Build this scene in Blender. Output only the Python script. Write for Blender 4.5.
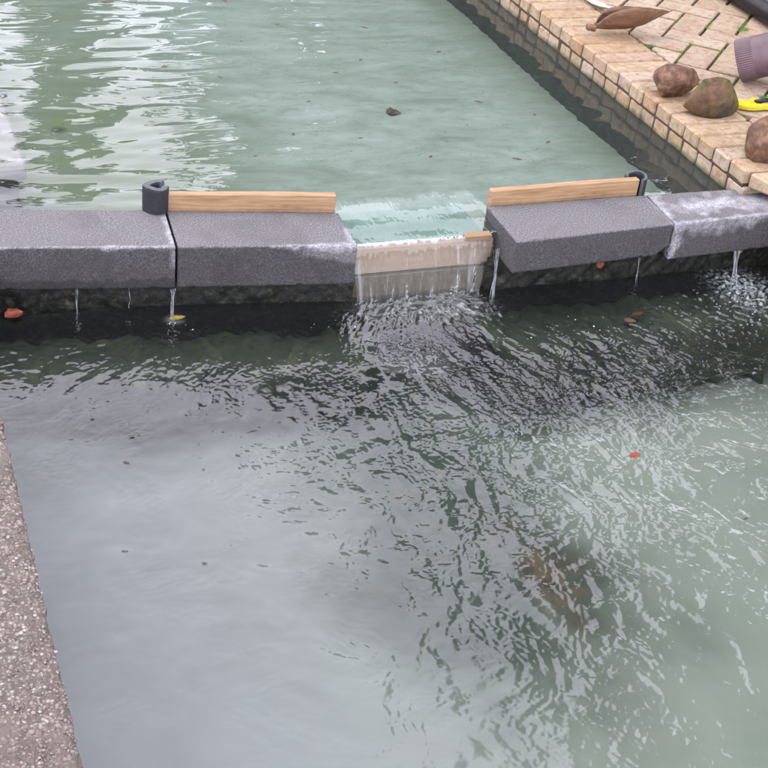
import bpy, bmesh, math, random
import numpy as np
from mathutils import Vector, Matrix, noise
random.seed(7); RNG = np.random.default_rng(11)
for o in list(bpy.data.objects): bpy.data.objects.remove(o)
scene = bpy.context.scene
# ---------------------------------------------------------------- camera
cd = bpy.data.cameras.new('camera'); cam = bpy.data.objects.new('camera', cd)
scene.collection.objects.link(cam); scene.camera = cam
cd.sensor_fit = 'HORIZONTAL'; cd.sensor_width = 36; cd.lens = 36 * 1390 / 768
cd.clip_start = .05; cd.clip_end = 500
R_ = Matrix(((.93370181, .11144183, -.34026703), (-.3438541, .54404283, -.76536381), (.0998263, .83162378, .54629351)))
cam.matrix_world = Matrix.Translation((0, 0, 1.6)) @ R_.to_4x4()
# ---------------------------------------------------------------- world, sun, exposure
SUN_EL, SUN_AZ = math.radians(58), math.radians(-28)      # azimuth from +y towards +x
w = bpy.data.worlds.new('World'); scene.world = w; w.use_nodes = True
nt = w.node_tree; nt.nodes.clear()
wo = nt.nodes.new('ShaderNodeOutputWorld'); bg = nt.nodes.new('ShaderNodeBackground')
sky = nt.nodes.new('ShaderNodeTexSky'); sky.sky_type = 'NISHITA'; sky.sun_disc = False
sky.sun_elevation = SUN_EL; sky.sun_rotation = SUN_AZ; sky.dust_density = 4; sky.air_density = 1
tc = nt.nodes.new('ShaderNodeTexCoord'); cn = nt.nodes.new('ShaderNodeTexNoise')
cn.inputs['Scale'].default_value = 1.6; cn.inputs['Detail'].default_value = 4
cr = nt.nodes.new('ShaderNodeMapRange'); cr.inputs['From Min'].default_value = .3; cr.inputs['From Max'].default_value = .7
cr.inputs['To Min'].default_value = .9; cr.inputs['To Max'].default_value = 1.08
cc = nt.nodes.new('ShaderNodeMix'); cc.data_type = 'RGBA'; cc.blend_type = 'MULTIPLY'; cc.inputs[0].default_value = 1
cc.inputs[6].default_value = (27.2, 26.6, 30.8, 1)          # radiance of the cloud deck in the sky texture's units
mx = nt.nodes.new('ShaderNodeMix'); mx.data_type = 'RGBA'; mx.inputs[0].default_value = .9
L = nt.links.new
L(tc.outputs['Generated'], cn.inputs['Vector']); L(cn.outputs['Fac'], cr.inputs['Value']); L(cr.outputs[0], cc.inputs[7])
L(sky.outputs[0], mx.inputs[6]); L(cc.outputs[2], mx.inputs[7]); L(mx.outputs[2], bg.inputs['Color']); L(bg.outputs[0], wo.inputs[0])
bg.inputs['Strength'].default_value = .15
sd = bpy.data.lights.new('sun', 'SUN'); sun = bpy.data.objects.new('sun', sd); scene.collection.objects.link(sun)
sd.energy = .9; sd.angle = math.radians(30); sd.color = (1, .97, .92)
sv = Vector((math.sin(SUN_AZ) * math.cos(SUN_EL), math.cos(SUN_AZ) * math.cos(SUN_EL), math.sin(SUN_EL)))
sun.rotation_euler = sv.to_track_quat('Z', 'Y').to_euler()
scene.view_settings.view_transform = 'Standard'; scene.view_settings.look = 'None'
scene.view_settings.exposure = 0.0; scene.view_settings.gamma = 1
scene.render.engine = 'CYCLES'
scene.cycles.transparent_max_bounces = 16; scene.cycles.max_bounces = 8

# ---------------------------------------------------------------- material helpers
class NM:
    def __init__(s, name):
        s.m = bpy.data.materials.new(name); s.m.use_nodes = True; s.t = s.m.node_tree
        s.t.nodes.clear(); s.out = s.n('OutputMaterial')
    def n(s, k, **kw):
        x = s.t.nodes.new('ShaderNode' + k)
        for a, b in kw.items(): setattr(x, a, b)
        return x
    def l(s, a, b): s.t.links.new(a, b)
    def pos(s, obj=False, scale=None):
        o = s.n('TexCoord').outputs['Object'] if obj else s.n('NewGeometry').outputs['Position']
        if scale:
            m = s.n('Mapping'); m.inputs['Scale'].default_value = scale; s.l(o, m.inputs[0]); o = m.outputs[0]
        return o
    def noise(s, vec, scale, detail=3, rough=.5, dist=0, out='Fac'):
        x = s.n('TexNoise'); x.inputs['Scale'].default_value = scale; x.inputs['Detail'].default_value = detail
        x.inputs['Roughness'].default_value = rough; x.inputs['Distortion'].default_value = dist
        s.l(vec, x.inputs['Vector']); return x.outputs[out]
    def voro(s, vec, scale, out='Distance', feature='F1'):
        x = s.n('TexVoronoi'); x.feature = feature; x.inputs['Scale'].default_value = scale
        s.l(vec, x.inputs['Vector']); return x.outputs[out]
    def ramp(s, v, stops, interp='LINEAR'):
        x = s.n('ValToRGB'); e = x.color_ramp.elements; x.color_ramp.interpolation = interp
        while len(e) < len(stops): e.new(.5)
        for i, (p, c) in enumerate(stops):
            e[i].position = p; e[i].color = (c, c, c, 1) if isinstance(c, (int, float)) else (*c, 1)
        s.l(v, x.inputs[0]); return x.outputs[0]
    def mix(s, f, a, b, mode='MIX'):
        x = s.n('Mix', data_type='RGBA', blend_type=mode)
        for i, v in ((0, f), (6, a), (7, b)):
            if isinstance(v, (int, float)): x.inputs[i].default_value = v if i == 0 else (v, v, v, 1)
            elif isinstance(v, tuple): x.inputs[i].default_value = (*v, 1)
            else: s.l(v, x.inputs[i])
        return x.outputs[2]
    def math(s, op, a, b=0., c=0.):
        x = s.n('Math', operation=op)
        for i, v in enumerate((a, b, c)):
            if isinstance(v, (int, float)): x.inputs[i].default_value = v
            else: s.l(v, x.inputs[i])
        return x.outputs[0]
    def attr(s, name): return s.n('Attribute', attribute_name=name).outputs['Fac']
    def rnd(s): return s.n('ObjectInfo').outputs['Random']
    def bump(s, h, strength=.5, dist=.002, prev=None):
        x = s.n('Bump'); x.inputs['Strength'].default_value = strength; x.inputs['Distance'].default_value = dist
        s.l(h, x.inputs['Height'])
        if prev: s.l(prev, x.inputs['Normal'])
        return x.outputs[0]
    def pbr(s, col, rough=.7, nrm=None, spec=.5, **kw):
        p = s.n('BsdfPrincipled')
        if isinstance(col, tuple): p.inputs['Base Color'].default_value = (*col, 1)
        else: s.l(col, p.inputs['Base Color'])
        if isinstance(rough, (int, float)): p.inputs['Roughness'].default_value = rough
        else: s.l(rough, p.inputs['Roughness'])
        p.inputs['Specular IOR Level'].default_value = spec
        for k, v in kw.items(): p.inputs[k].default_value = v
        if nrm: s.l(nrm, p.inputs['Normal'])
        s.l(p.outputs[0], s.out.inputs[0]); return s.m

def mat_block():
    a = NM('concrete_block_grey'); v = a.pos()
    c = a.ramp(a.noise(v, 230, 3, .75), [(.34, (.044, .0425, .0435)), (.46, (.098, .095, .098)), (.56, (.142, .138, .142)), (.68, (.265, .258, .265))])
    c = a.mix(a.ramp(a.voro(v, 240), [(.08, .6), (.3, 0.)]), c, (.06, .052, .06))
    c = a.mix(a.ramp(a.noise(v, 9, 4), [(.35, 0.), (.7, .4)]), c, (.125, .112, .108))
    c = a.mix(a.ramp(a.noise(v, 5, 5, .7, 1.), [(.5, 0.), (.66, .35)]), c, (.055, .052, .05))
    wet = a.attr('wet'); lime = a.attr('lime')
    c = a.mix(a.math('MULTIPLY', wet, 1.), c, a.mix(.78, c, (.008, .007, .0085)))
    lm = a.math('MULTIPLY', lime, a.ramp(a.noise(v, 75, 5, .75), [(.36, .15), (.6, 1.)]))
    c = a.mix(lm, c, a.mix(a.ramp(a.noise(v, 300, 2), [(.4, 0.), (.6, 1.)]), (.30, .29, .31), (.5, .49, .51)))
    rf = a.ramp(wet, [(0., .9), (1., .6)])
    h = a.noise(v, 260, 4, .75)
    return a.pbr(c, rf, a.bump(h, .7, .0022), .25)
def mat_wood(wet=False):
    a = NM('pine_timber' + ('_wet' if wet else '')); v = a.pos(True, (3, 40, 60)); o = a.pos(True)
    g = a.noise(v, 1.9, 6, .65, 1.1)
    c = a.ramp(g, [(.28, (.18, .10, .045)), (.48, (.275, .17, .085)), (.72, (.39, .265, .155))])
    c = a.mix(a.ramp(a.noise(a.pos(True, (2, 90, 120)), 1.5, 3, .6), [(.56, 0.), (.68, .55)]), c, (.17, .09, .035))
    k = a.voro(a.pos(True, (7, 26, 26)), .9)
    c = a.mix(a.ramp(k, [(.05, .85), (.2, 0.)]), c, (.13, .055, .02))
    c = a.mix(a.ramp(a.noise(o, 13, 5, .7), [(.5, 0.), (.7, .55)]), c, (.27, .165, .10))
    z = a.n('SeparateXYZ'); a.l(a.pos(), z.inputs[0])
    c = a.mix(a.math('MULTIPLY', a.ramp(a.math('MULTIPLY_ADD', z.outputs[2], 16., a.noise(o, 22, 3)), [(.42, 1.), (.68, 0.)]), .5), c, (.13, .095, .06))
    if wet: c = a.mix(.45, c, (.36, .27, .21))
    return a.pbr(c, .4 if wet else .6, a.bump(g, .5, .0018), .4)
def mat_brick(name, stops, dirt=.5):
    a = NM(name); v = a.pos(); r = a.rnd()
    c = a.ramp(r, stops)
    c = a.mix(a.ramp(a.noise(v, 28, 5, .65), [(.40, 0.), (.72, .6)]), c, (.37, .32, .245))
    c = a.mix(a.ramp(a.noise(v, 5.5, 5, .7, .8), [(.5, 0.), (.7, .55)]), c, (.19, .125, .07))
    c = a.mix(a.ramp(a.noise(v, 17, 5, .7, 1.), [(.52, 0.), (.7, dirt)]), c, (.17, .10, .06))
    c = a.mix(a.ramp(a.noise(v, 48, 4, .7), [(.48, 0.), (.66, .75)]), c, (.20, .105, .048))
    c = a.mix(a.ramp(a.noise(v, 340, 2, .7), [(.35, .22), (.6, 0.)]), c, (.14, .10, .08))
    c = a.mix(a.ramp(a.voro(v, 90), [(.05, .55), (.12, 0.)]), c, (.10, .06, .04))
    z = a.n('SeparateXYZ'); a.l(v, z.inputs[0])
    zz = a.math('ADD', z.outputs[2], a.math('MULTIPLY', a.noise(v, 22, 4), .03))
    m = a.math('MULTIPLY', a.ramp(a.math('MULTIPLY_ADD', zz, 10., .35), [(.30, 1.), (.47, 0.)]), .92)
    c = a.mix(m, c, (.050, .062, .028))
    h = a.math('ADD', a.noise(v, 210, 4, .7), a.math('MULTIPLY', a.noise(v, 35, 3), 1.2))
    return a.pbr(c, .78, a.bump(h, .55, .002), .3)
def simple(name, stops, scale, rough=.7, bs=None, bump=.4, bd=.002, detail=5, spec=.4, obj=False, dist=0):
    a = NM(name); v = a.pos(obj); f = a.noise(v, scale, detail, .65, dist)
    return a.pbr(a.ramp(f, stops), rough, a.bump(a.noise(v, bs or scale * 3, 4, .7), bump, bd), spec)
M = {}
M['block'] = mat_block(); M['wood'] = mat_wood(); M['wood_wet'] = mat_wood(True)
M['coping'] = mat_brick('pale_clay_brick', [(0, (.34, .285, .215)), (.2, (.29, .205, .11)), (.36, (.36, .285, .18)), (.5, (.28, .165, .07)), (.62, (.35, .26, .155)), (.74, (.30, .225, .13)), (.86, (.29, .185, .115)), (1, (.40, .345, .28))])
M['paver'] = mat_brick('pink_clay_paver', [(0, (.29, .215, .145)), (.3, (.35, .28, .20)), (.6, (.28, .205, .125)), (.85, (.33, .245, .17)), (1, (.38, .31, .225))], .35)
M['mortar'] = simple('dark_joint', [(.3, (.022, .014, .009)), (.7, (.07, .045, .028))], 60)
M['moss'] = simple('moss_green', [(.3, (.07, .13, .02)), (.7, (.17, .26, .05))], 120, .9)
M['foam'] = simple('black_foam', [(.3, (.008, .009, .012)), (.7, (.02, .022, .027))], 90, .75, 500, .5, .001)
M['foam_cut'] = simple('cut_foam_grey', [(.3, (.055, .06, .068)), (.7, (.09, .095, .105))], 300, .85, 500, .5, .001)
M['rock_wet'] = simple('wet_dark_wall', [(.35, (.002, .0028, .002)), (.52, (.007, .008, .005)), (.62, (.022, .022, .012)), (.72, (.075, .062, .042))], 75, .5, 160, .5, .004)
M['ledge'] = simple('algae_ledge', [(.3, (.016, .024, .012)), (.55, (.04, .05, .022)), (.75, (.11, .115, .05))], 9, .8)
M['darkwall'] = simple('mossy_pool_wall', [(.3, (.010, .015, .009)), (.6, (.026, .030, .016)), (.8, (.06, .05, .025))], 16, .8)
M['stone_r'] = simple('red_brown_stone', [(.3, (.032, .014, .009)), (.5, (.095, .046, .024)), (.62, (.165, .088, .044)), (.8, (.29, .18, .11))], 30, .7, 90, .6, .003, obj=True)
M['bark'] = simple('bark', [(.3, (.04, .03, .02)), (.7, (.12, .09, .06))], 12)
M['grass'] = simple('lawn', [(.3, (.04, .07, .02)), (.7, (.09, .13, .04))], 6, .9)
M['black'] = simple('black_rubber_tube', [(.3, (.008, .007, .008)), (.7, (.018, .015, .017))], 30, .35, 200, .15, .001, spec=.2)
M['leaf_red'] = simple('red_leaf', [(.3, (.12, .025, .012)), (.7, (.24, .065, .028))], 60, .5)
M['leaf_orange'] = simple('orange_leaf', [(.3, (.12, .055, .022)), (.7, (.20, .10, .04))], 60, .5)
M['leaf_dark'] = simple('dark_leaf', [(.3, (.02, .02, .012)), (.7, (.07, .055, .035))], 60, .5)
M['leaf_yellow'] = simple('yellow_leaf', [(.3, (.15, .105, .02)), (.7, (.26, .19, .04))], 60, .5)
M['petal'] = simple('dried_petal', [(.3, (.42, .26, .2)), (.7, (.6, .44, .36))], 40, .7)
def mat_green_stone():
    a = NM('olive_lichened_stone'); v = a.pos(True)
    c = a.ramp(a.noise(v, 20, 5, .7), [(.3, (.04, .018, .01)), (.5, (.09, .046, .025)), (.75, (.19, .11, .07))])
    c = a.mix(a.ramp(a.noise(v, 14, 5, .7, .6), [(.42, 0.), (.6, .85)]), c, (.09, .075, .018))
    c = a.mix(a.ramp(a.noise(v, 9, 5, .7), [(.48, 0.), (.6, .9)]), c, (.025, .02, .014))
    return a.pbr(c, .75, a.bump(a.noise(v, 80, 4, .7), .6, .003), .3)
M['stone_g'] = mat_green_stone()
def mat_pod():
    a = NM('dry_brown_pod'); v = a.pos(True, (6, 60, 60)); u = a.pos(True)
    c = a.ramp(a.noise(v, 1.6, 5, .6), [(.3, (.06, .027, .014)), (.55, (.13, .066, .034)), (.8, (.24, .135, .075))])
    c = a.mix(a.ramp(a.noise(u, 14, 4), [(.5, 0.), (.75, .6)]), c, (.14, .075, .03))
    return a.pbr(c, .5, a.bump(a.noise(v, 2.5, 4), .4, .002), .4)
M['pod'] = mat_pod()
M['mauve'] = simple('mauve_brown_plastic', [(.3, (.065, .038, .042)), (.7, (.12, .078, .086))], 14, .5, 300, .25, .0006)
M['yellow'] = simple('yellow_plastic', [(.3, (.38, .31, .008)), (.7, (.52, .44, .015))], 30, .4)
M['slate'] = simple('far_ground', [(.3, (.12, .10, .08)), (.7, (.22, .19, .16))], 3)
def mat_slab():
    a = NM('exposed_aggregate'); v = a.pos()
    cell = a.voro(v, 165, 'Color'); d = a.voro(v, 165, 'Distance')
    s = a.n('SeparateColor'); a.l(cell, s.inputs[0])
    g = a.ramp(s.outputs[0], [(0, (.068, .057, .047)), (.5, (.12, .103, .086)), (.8, (.17, .148, .124)), (1, (.30, .26, .235))])
    c = a.mix(a.ramp(d, [(.45, 0.), (.62, 1.)]), g, (.085, .068, .056))
    c = a.mix(a.ramp(a.noise(v, 9, 5, .6), [(.45, 0.), (.65, .55)]), c, (.18, .15, .126))
    c = a.mix(a.ramp(a.noise(v, 4, 4), [(.5, 0.), (.7, .5)]), c, (.07, .05, .038))
    h = a.math('SUBTRACT', a.noise(v, 300, 3), d)
    return a.pbr(c, .75, a.bump(h, .7, .004), .3)
M['slab'] = mat_slab()
M['pebble'] = [simple('aggregate_' + n, [(.3, c1), (.7, c2)], 50, .6) for n, c1, c2 in
               (('buff', (.135, .118, .098), (.185, .162, .136)), ('white', (.22, .19, .17), (.31, .275, .25)), ('brown', (.09, .06, .055), (.14, .10, .085)))]
def mat_leafage(name, c1, c2):
    a = NM(name); c = a.ramp(a.noise(a.pos(), 2.2, 3), [(.3, c1), (.7, c2)]); return a.pbr(c, .6, None, .3)
M['crown'] = mat_leafage('tree_leaves', (.03, .05, .018), (.07, .10, .03))
# ---- pool floors
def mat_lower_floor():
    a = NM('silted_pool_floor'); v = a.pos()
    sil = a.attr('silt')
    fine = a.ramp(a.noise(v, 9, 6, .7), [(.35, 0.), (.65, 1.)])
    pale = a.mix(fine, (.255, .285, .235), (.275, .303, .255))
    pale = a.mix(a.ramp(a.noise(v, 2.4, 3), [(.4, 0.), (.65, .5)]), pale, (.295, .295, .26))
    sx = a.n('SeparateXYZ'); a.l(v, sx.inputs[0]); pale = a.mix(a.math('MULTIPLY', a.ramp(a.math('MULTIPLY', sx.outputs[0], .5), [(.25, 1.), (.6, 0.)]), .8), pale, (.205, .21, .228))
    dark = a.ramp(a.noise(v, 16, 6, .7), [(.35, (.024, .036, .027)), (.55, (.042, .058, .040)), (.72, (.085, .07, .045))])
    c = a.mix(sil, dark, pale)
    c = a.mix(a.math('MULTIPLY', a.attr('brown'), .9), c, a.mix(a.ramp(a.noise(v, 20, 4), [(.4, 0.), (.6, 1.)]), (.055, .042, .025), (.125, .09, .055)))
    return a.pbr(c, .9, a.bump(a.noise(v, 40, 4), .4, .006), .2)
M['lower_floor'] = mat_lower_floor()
def mat_upper_floor():
    a = NM('pale_green_pool_floor'); v = a.pos()
    f = a.noise(a.pos(False, (1, 2.2, 1)), 3.2, 6, .65, .7)
    c = a.ramp(f, [(.3, (.165, .195, .155)), (.45, (.235, .27, .23)), (.6, (.29, .325, .288)), (.74, (.345, .375, .34))])
    c = a.mix(a.ramp(a.noise(a.pos(False, (1, 2, 1)), 11, 6, .75), [(.48, 0.), (.68, .6)]), c, (.165, .195, .145))
    c = a.mix(a.ramp(a.voro(v, 26), [(.05, .8), (.10, 0.)]), c, (.07, .075, .05))
    c = a.mix(a.ramp(a.noise(v, 60, 3, .7), [(.62, 0.), (.72, .5)]), c, (.11, .12, .085))
    alg = a.attr('algae')
    c = a.mix(a.math('MULTIPLY', alg, .85), c, (.105, .125, .10))
    al = a.math('MULTIPLY', alg, a.ramp(a.noise(a.pos(False, (1, 3, 1)), 5, 5, .7), [(.3, .25), (.62, 1.)]))
    c = a.mix(al, c, (.125, .15, .075))
    return a.pbr(c, .9, a.bump(a.noise(v, 30, 4), .3, .005), .2)
M['upper_floor'] = mat_upper_floor()
# ---- water
def mat_water(name, tint, milk, milkcol, ior=1.42, bumps=(), rough=.015, foam=False):
    a = NM(name); v = a.pos(); nrm = None
    for sc, st, di, strv in bumps:
        nrm = a.bump(a.noise(a.pos(False, strv), sc, 3, .55, .6), st, di, nrm)
    tr = a.n('BsdfTransparent'); tr.inputs[0].default_value = (*tint, 1)
    gl = a.n('BsdfGlossy'); gl.inputs['Roughness'].default_value = rough; gl.inputs[0].default_value = (1, 1, 1, 1)
    df = a.n('BsdfDiffuse'); df.inputs[0].default_value = (*milkcol, 1)
    fr = a.n('Fresnel'); fr.inputs[0].default_value = ior
    if nrm: a.l(nrm, gl.inputs['Normal']); a.l(nrm, fr.inputs['Normal'])
    m1 = a.n('MixShader'); a.l(tr.outputs[0], m1.inputs[1]); a.l(df.outputs[0], m1.inputs[2])
    if foam:
        a.l(a.math('MAXIMUM', a.math('MULTIPLY', a.attr('foam'), 1.), milk), m1.inputs[0])
    else: m1.inputs[0].default_value = milk
    m2 = a.n('MixShader'); a.l(fr.outputs[0], m2.inputs[0]); a.l(m1.outputs[0], m2.inputs[1]); a.l(gl.outputs[0], m2.inputs[2])
    a.l(m2.outputs[0], a.out.inputs[0]); return a.m
M['water_up'] = mat_water('upper_pool_water', (.90, .95, .93), .05, (.30, .36, .34), 1.355, (), foam=True)
M['water_low'] = mat_water('lower_pool_water', (.86, .90, .88), .02, (.30, .34, .33), 1.48, (), .075, foam=True)
M['fall'] = mat_water('falling_water', (.93, .96, .95), .05, (.6, .62, .62), 1.42, ((40, .22, .006, (1.6, .25, .12)),), .02, foam=True)
M['drip'] = mat_water('trickling_water', (.8, .84, .84), .25, (.5, .52, .55), 1.45, ((60, .5, .01, (1.6, 1, .2)),), .05)

# ---------------------------------------------------------------- object helpers
C = scene.collection
def tag(o, label=None, cat=None, group=None, kind=None):
    if label: o['label'] = label
    if cat: o['category'] = cat
    if group: o['group'] = group
    if kind: o['kind'] = kind
    return o
def empty(name, loc=(0, 0, 0), rz=0):
    o = bpy.data.objects.new(name, None); C.objects.link(o); o.location = loc; o.rotation_euler[2] = rz
    o.empty_display_size = .1; return o
def link(name, me, parent=None, loc=None, rot=None):
    o = bpy.data.objects.new(name, me); C.objects.link(o)
    if parent is not None: o.parent = parent
    if loc is not None: o.location = loc
    if rot is not None: o.rotation_euler = rot
    return o
def mesh_np(name, V, F, mat, smooth=True, attrs=None):
    me = bpy.data.meshes.new(name); V = np.asarray(V, dtype=np.float32); F = np.asarray(F, dtype=np.int32)
    k = F.shape[1]
    me.vertices.add(len(V)); me.vertices.foreach_set('co', V.ravel())
    me.loops.add(F.size); me.loops.foreach_set('vertex_index', F.ravel())
    me.polygons.add(len(F)); me.polygons.foreach_set('loop_start', np.arange(0, F.size, k, dtype=np.int32))
    if smooth: me.polygons.foreach_set('use_smooth', np.ones(len(F), dtype=bool))
    me.update(calc_edges=True)
    for n, a in (attrs or {}).items():
        at = me.attributes.new(n, 'FLOAT', 'POINT'); at.data.foreach_set('value', np.asarray(a, dtype=np.float32).ravel())
    for m in (mat if isinstance(mat, list) else [mat]): me.materials.append(m)
    return me
def grid_faces(nu, nv):      # verts index i*nv+j
    i, j = np.meshgrid(np.arange(nu - 1), np.arange(nv - 1), indexing='ij'); a = (i * nv + j).ravel()
    return np.stack([a, a + nv, a + nv + 1, a + 1], 1)
def bm_mesh(name, bm, mat, smooth=False):
    me = bpy.data.meshes.new(name); bm.normal_update()
    if smooth:
        for f in bm.faces: f.smooth = True
    bm.to_mesh(me); bm.free(); me.materials.append(mat); return me
def sst(a, b, x): t = np.clip((x - a) / (b - a), 0, 1); return t * t * (3 - 2 * t)

# tileable filtered random fields
def field(seed, N=512, lo=4, hi=40, slope=0., aniso=1.):
    r = np.random.default_rng(seed); f = np.fft.fft2(r.standard_normal((N, N)))
    kx = np.fft.fftfreq(N) * N; KX, KY = np.meshgrid(kx, kx, indexing='ij'); K = np.sqrt((KX * aniso) ** 2 + KY ** 2)
    g = np.where((K >= lo) & (K <= hi), 1., 0.) * np.exp(-((K / hi) ** 4)) * np.where(K > 0, np.maximum(K, 1e-6) ** slope, 0)
    x = np.real(np.fft.ifft2(f * g)); return x / x.std()
def samp(F, u, v):           # u,v in tiles; cubic B-spline, so that slopes stay continuous
    u, v = np.broadcast_arrays(np.asarray(u, dtype=np.float64), np.asarray(v, dtype=np.float64))
    N = F.shape[0]; u = (u % 1) * N; v = (v % 1) * N; i = np.floor(u).astype(np.int64); j = np.floor(v).astype(np.int64); a = u - i; b = v - j
    def w(t): return ((1 - t) ** 3 / 6, (3 * t ** 3 - 6 * t ** 2 + 4) / 6, (-3 * t ** 3 + 3 * t ** 2 + 3 * t + 1) / 6, t ** 3 / 6)
    wa, wb = w(a), w(b); js = [(j + q - 1) % N for q in range(4)]; out = 0.
    for p in range(4):
        row = ((i + p - 1) % N) * N; acc = 0.
        for q in range(4): acc = acc + wb[q] * np.take(F.ravel(), row + js[q])
        out = out + wa[p] * acc
    return out

# ---------------------------------------------------------------- ground and pool shell
WX = 2.335               # face of the brick wall
def plate(name, x0, x1, y0, y1, z, mat, nx=2, ny=2):
    X, Y = np.meshgrid(np.linspace(x0, x1, nx), np.linspace(y0, y1, ny), indexing='ij')
    return mesh_np(name, np.stack([X, Y, np.full_like(X, z)], -1).reshape(-1, 3), grid_faces(nx, ny), mat)
def ground():
    xs = [-150, .16, 2.46, 150]; ys = [-150, .3, 7.0, 150]
    V = [(x, y, -.02) for x in xs for y in ys]; F = []
    for i in range(3):
        for j in range(3):
            if (i, j) == (1, 1): continue
            a = i * 4 + j; F.append((a, a + 4, a + 5, a + 1))
    me = mesh_np('ground', V, F, M['grass'], False); tag(link('ground', me), kind='structure')
ground()
def box_bm(bm, x0, x1, y0, y1, z0, z1, bev=0., seg=1):
    r = bmesh.ops.create_cube(bm, size=1); vs = r['verts']
    for v in vs: v.co = Vector(((x0 + x1) / 2 + v.co.x * (x1 - x0), (y0 + y1) / 2 + v.co.y * (y1 - y0), (z0 + z1) / 2 + v.co.z * (z1 - z0)))
    if bev: bmesh.ops.bevel(bm, geom=list({e for v in vs for e in v.link_edges}), offset=bev, segments=seg, affect='EDGES', profile=.6)
    return bm
def sbox(name, *a, mat, parent=None, bev=0):
    bm = bmesh.new(); box_bm(bm, *a, bev); return link(name, bm_mesh(name, bm, mat), parent)
# upper pool floor with algae on the left
nx, ny = 60, 120
X, Vv = np.meshgrid(np.linspace(.15, 2.45, nx), np.linspace(0, 1, ny), indexing='ij')
Ys = np.interp(X, [.15, 1.14, 1.15, 2.45], [3.10, 3.05, 2.93, 2.93]); Y = Ys + (7 - Ys) * Vv
alg = sst(1.35, .75, X) * (.55 + .45 * sst(4.9, 4.0, Y)) * .95
alg = np.maximum(alg, .35 * sst(2.0, 2.3, X))
Z = -.17 + .006 * np.sin(X * 5 + Y * 3)
tag(link('upper_pool_floor', mesh_np('upper_pool_floor', np.stack([X, Y, Z], -1).reshape(-1, 3), grid_faces(nx, ny), M['upper_floor'], attrs={'algae': alg})), kind='structure')
# lower pool floor
nx, ny = 230, 260
X, Y = np.meshgrid(np.linspace(.1, 2.6, nx), np.linspace(.2, 2.9, ny), indexing='ij')
N1 = field(3, 256, 2, 14, -.8); N2 = field(4, 256, 10, 60, -.6)
wx = X + .035 * samp(N1, X / 2.6, Y / 2.6); wy = Y + .035 * samp(N1, X / 2.6 + .37, Y / 2.6 + .11)
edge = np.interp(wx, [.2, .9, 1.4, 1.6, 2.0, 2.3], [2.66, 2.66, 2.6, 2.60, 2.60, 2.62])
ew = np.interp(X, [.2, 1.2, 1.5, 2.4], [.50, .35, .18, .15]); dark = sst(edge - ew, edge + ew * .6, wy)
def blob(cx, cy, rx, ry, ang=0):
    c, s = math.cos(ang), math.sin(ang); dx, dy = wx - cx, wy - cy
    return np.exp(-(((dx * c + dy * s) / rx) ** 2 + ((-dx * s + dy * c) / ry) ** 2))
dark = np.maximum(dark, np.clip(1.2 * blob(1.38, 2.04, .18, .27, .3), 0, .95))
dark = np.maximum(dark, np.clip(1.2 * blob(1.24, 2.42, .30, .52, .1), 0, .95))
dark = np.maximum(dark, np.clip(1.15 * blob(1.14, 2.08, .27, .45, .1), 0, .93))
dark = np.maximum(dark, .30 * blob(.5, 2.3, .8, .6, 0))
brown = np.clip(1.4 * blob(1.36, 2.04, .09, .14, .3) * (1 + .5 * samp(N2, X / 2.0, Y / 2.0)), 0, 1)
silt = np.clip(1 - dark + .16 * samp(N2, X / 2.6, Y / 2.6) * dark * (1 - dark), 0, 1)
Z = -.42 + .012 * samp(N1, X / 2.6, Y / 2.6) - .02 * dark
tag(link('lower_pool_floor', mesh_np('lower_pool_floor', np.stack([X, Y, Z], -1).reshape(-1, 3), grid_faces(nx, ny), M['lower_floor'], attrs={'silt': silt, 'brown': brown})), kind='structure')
# submerged ledge at the wall foot
def noisy_sheet(name, P0, P1, z0, z1, depth, mat, nu, nv, amp, seed, top=False):
    """a rough vertical face from P0 to P1 (xy), z0..z1"""
    F1 = field(seed, 256, 3, 60, -.9); U, Wv = np.meshgrid(np.linspace(0, 1, nu), np.linspace(0, 1, nv), indexing='ij')
    P0 = np.array(P0); P1 = np.array(P1); d = P1 - P0; Ln = np.linalg.norm(d); n = np.array([d[1], -d[0]]) / Ln
    h = amp * samp(F1, U * Ln / 1.2, Wv * (z1 - z0) / 1.2)
    X = P0[0] + d[0] * U + n[0] * h; Y = P0[1] + d[1] * U + n[1] * h; Z = z0 + (z1 - z0) * Wv
    return mesh_np(name, np.stack([X, Y, Z], -1).reshape(-1, 3), grid_faces(nu, nv), mat)
weir = empty('weir_wall', (1.3, 2.93, -.42)); tag(weir, 'dark wet rough supporting wall under the grey blocks', 'wall')
def wpart(name, me):
    o = link(name, me, weir); o.location = (-1.3, -2.93, .42); return o
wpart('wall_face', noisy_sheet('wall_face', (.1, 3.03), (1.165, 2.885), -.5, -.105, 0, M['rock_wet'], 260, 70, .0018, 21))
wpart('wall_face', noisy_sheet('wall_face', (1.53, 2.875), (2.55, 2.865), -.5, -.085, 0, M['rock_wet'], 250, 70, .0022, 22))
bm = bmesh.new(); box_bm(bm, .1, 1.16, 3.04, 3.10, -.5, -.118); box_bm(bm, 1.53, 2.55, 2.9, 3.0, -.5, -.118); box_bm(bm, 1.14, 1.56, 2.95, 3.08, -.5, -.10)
wpart('wall_core', bm_mesh('wall_core', bm, M['rock_wet']))
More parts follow.
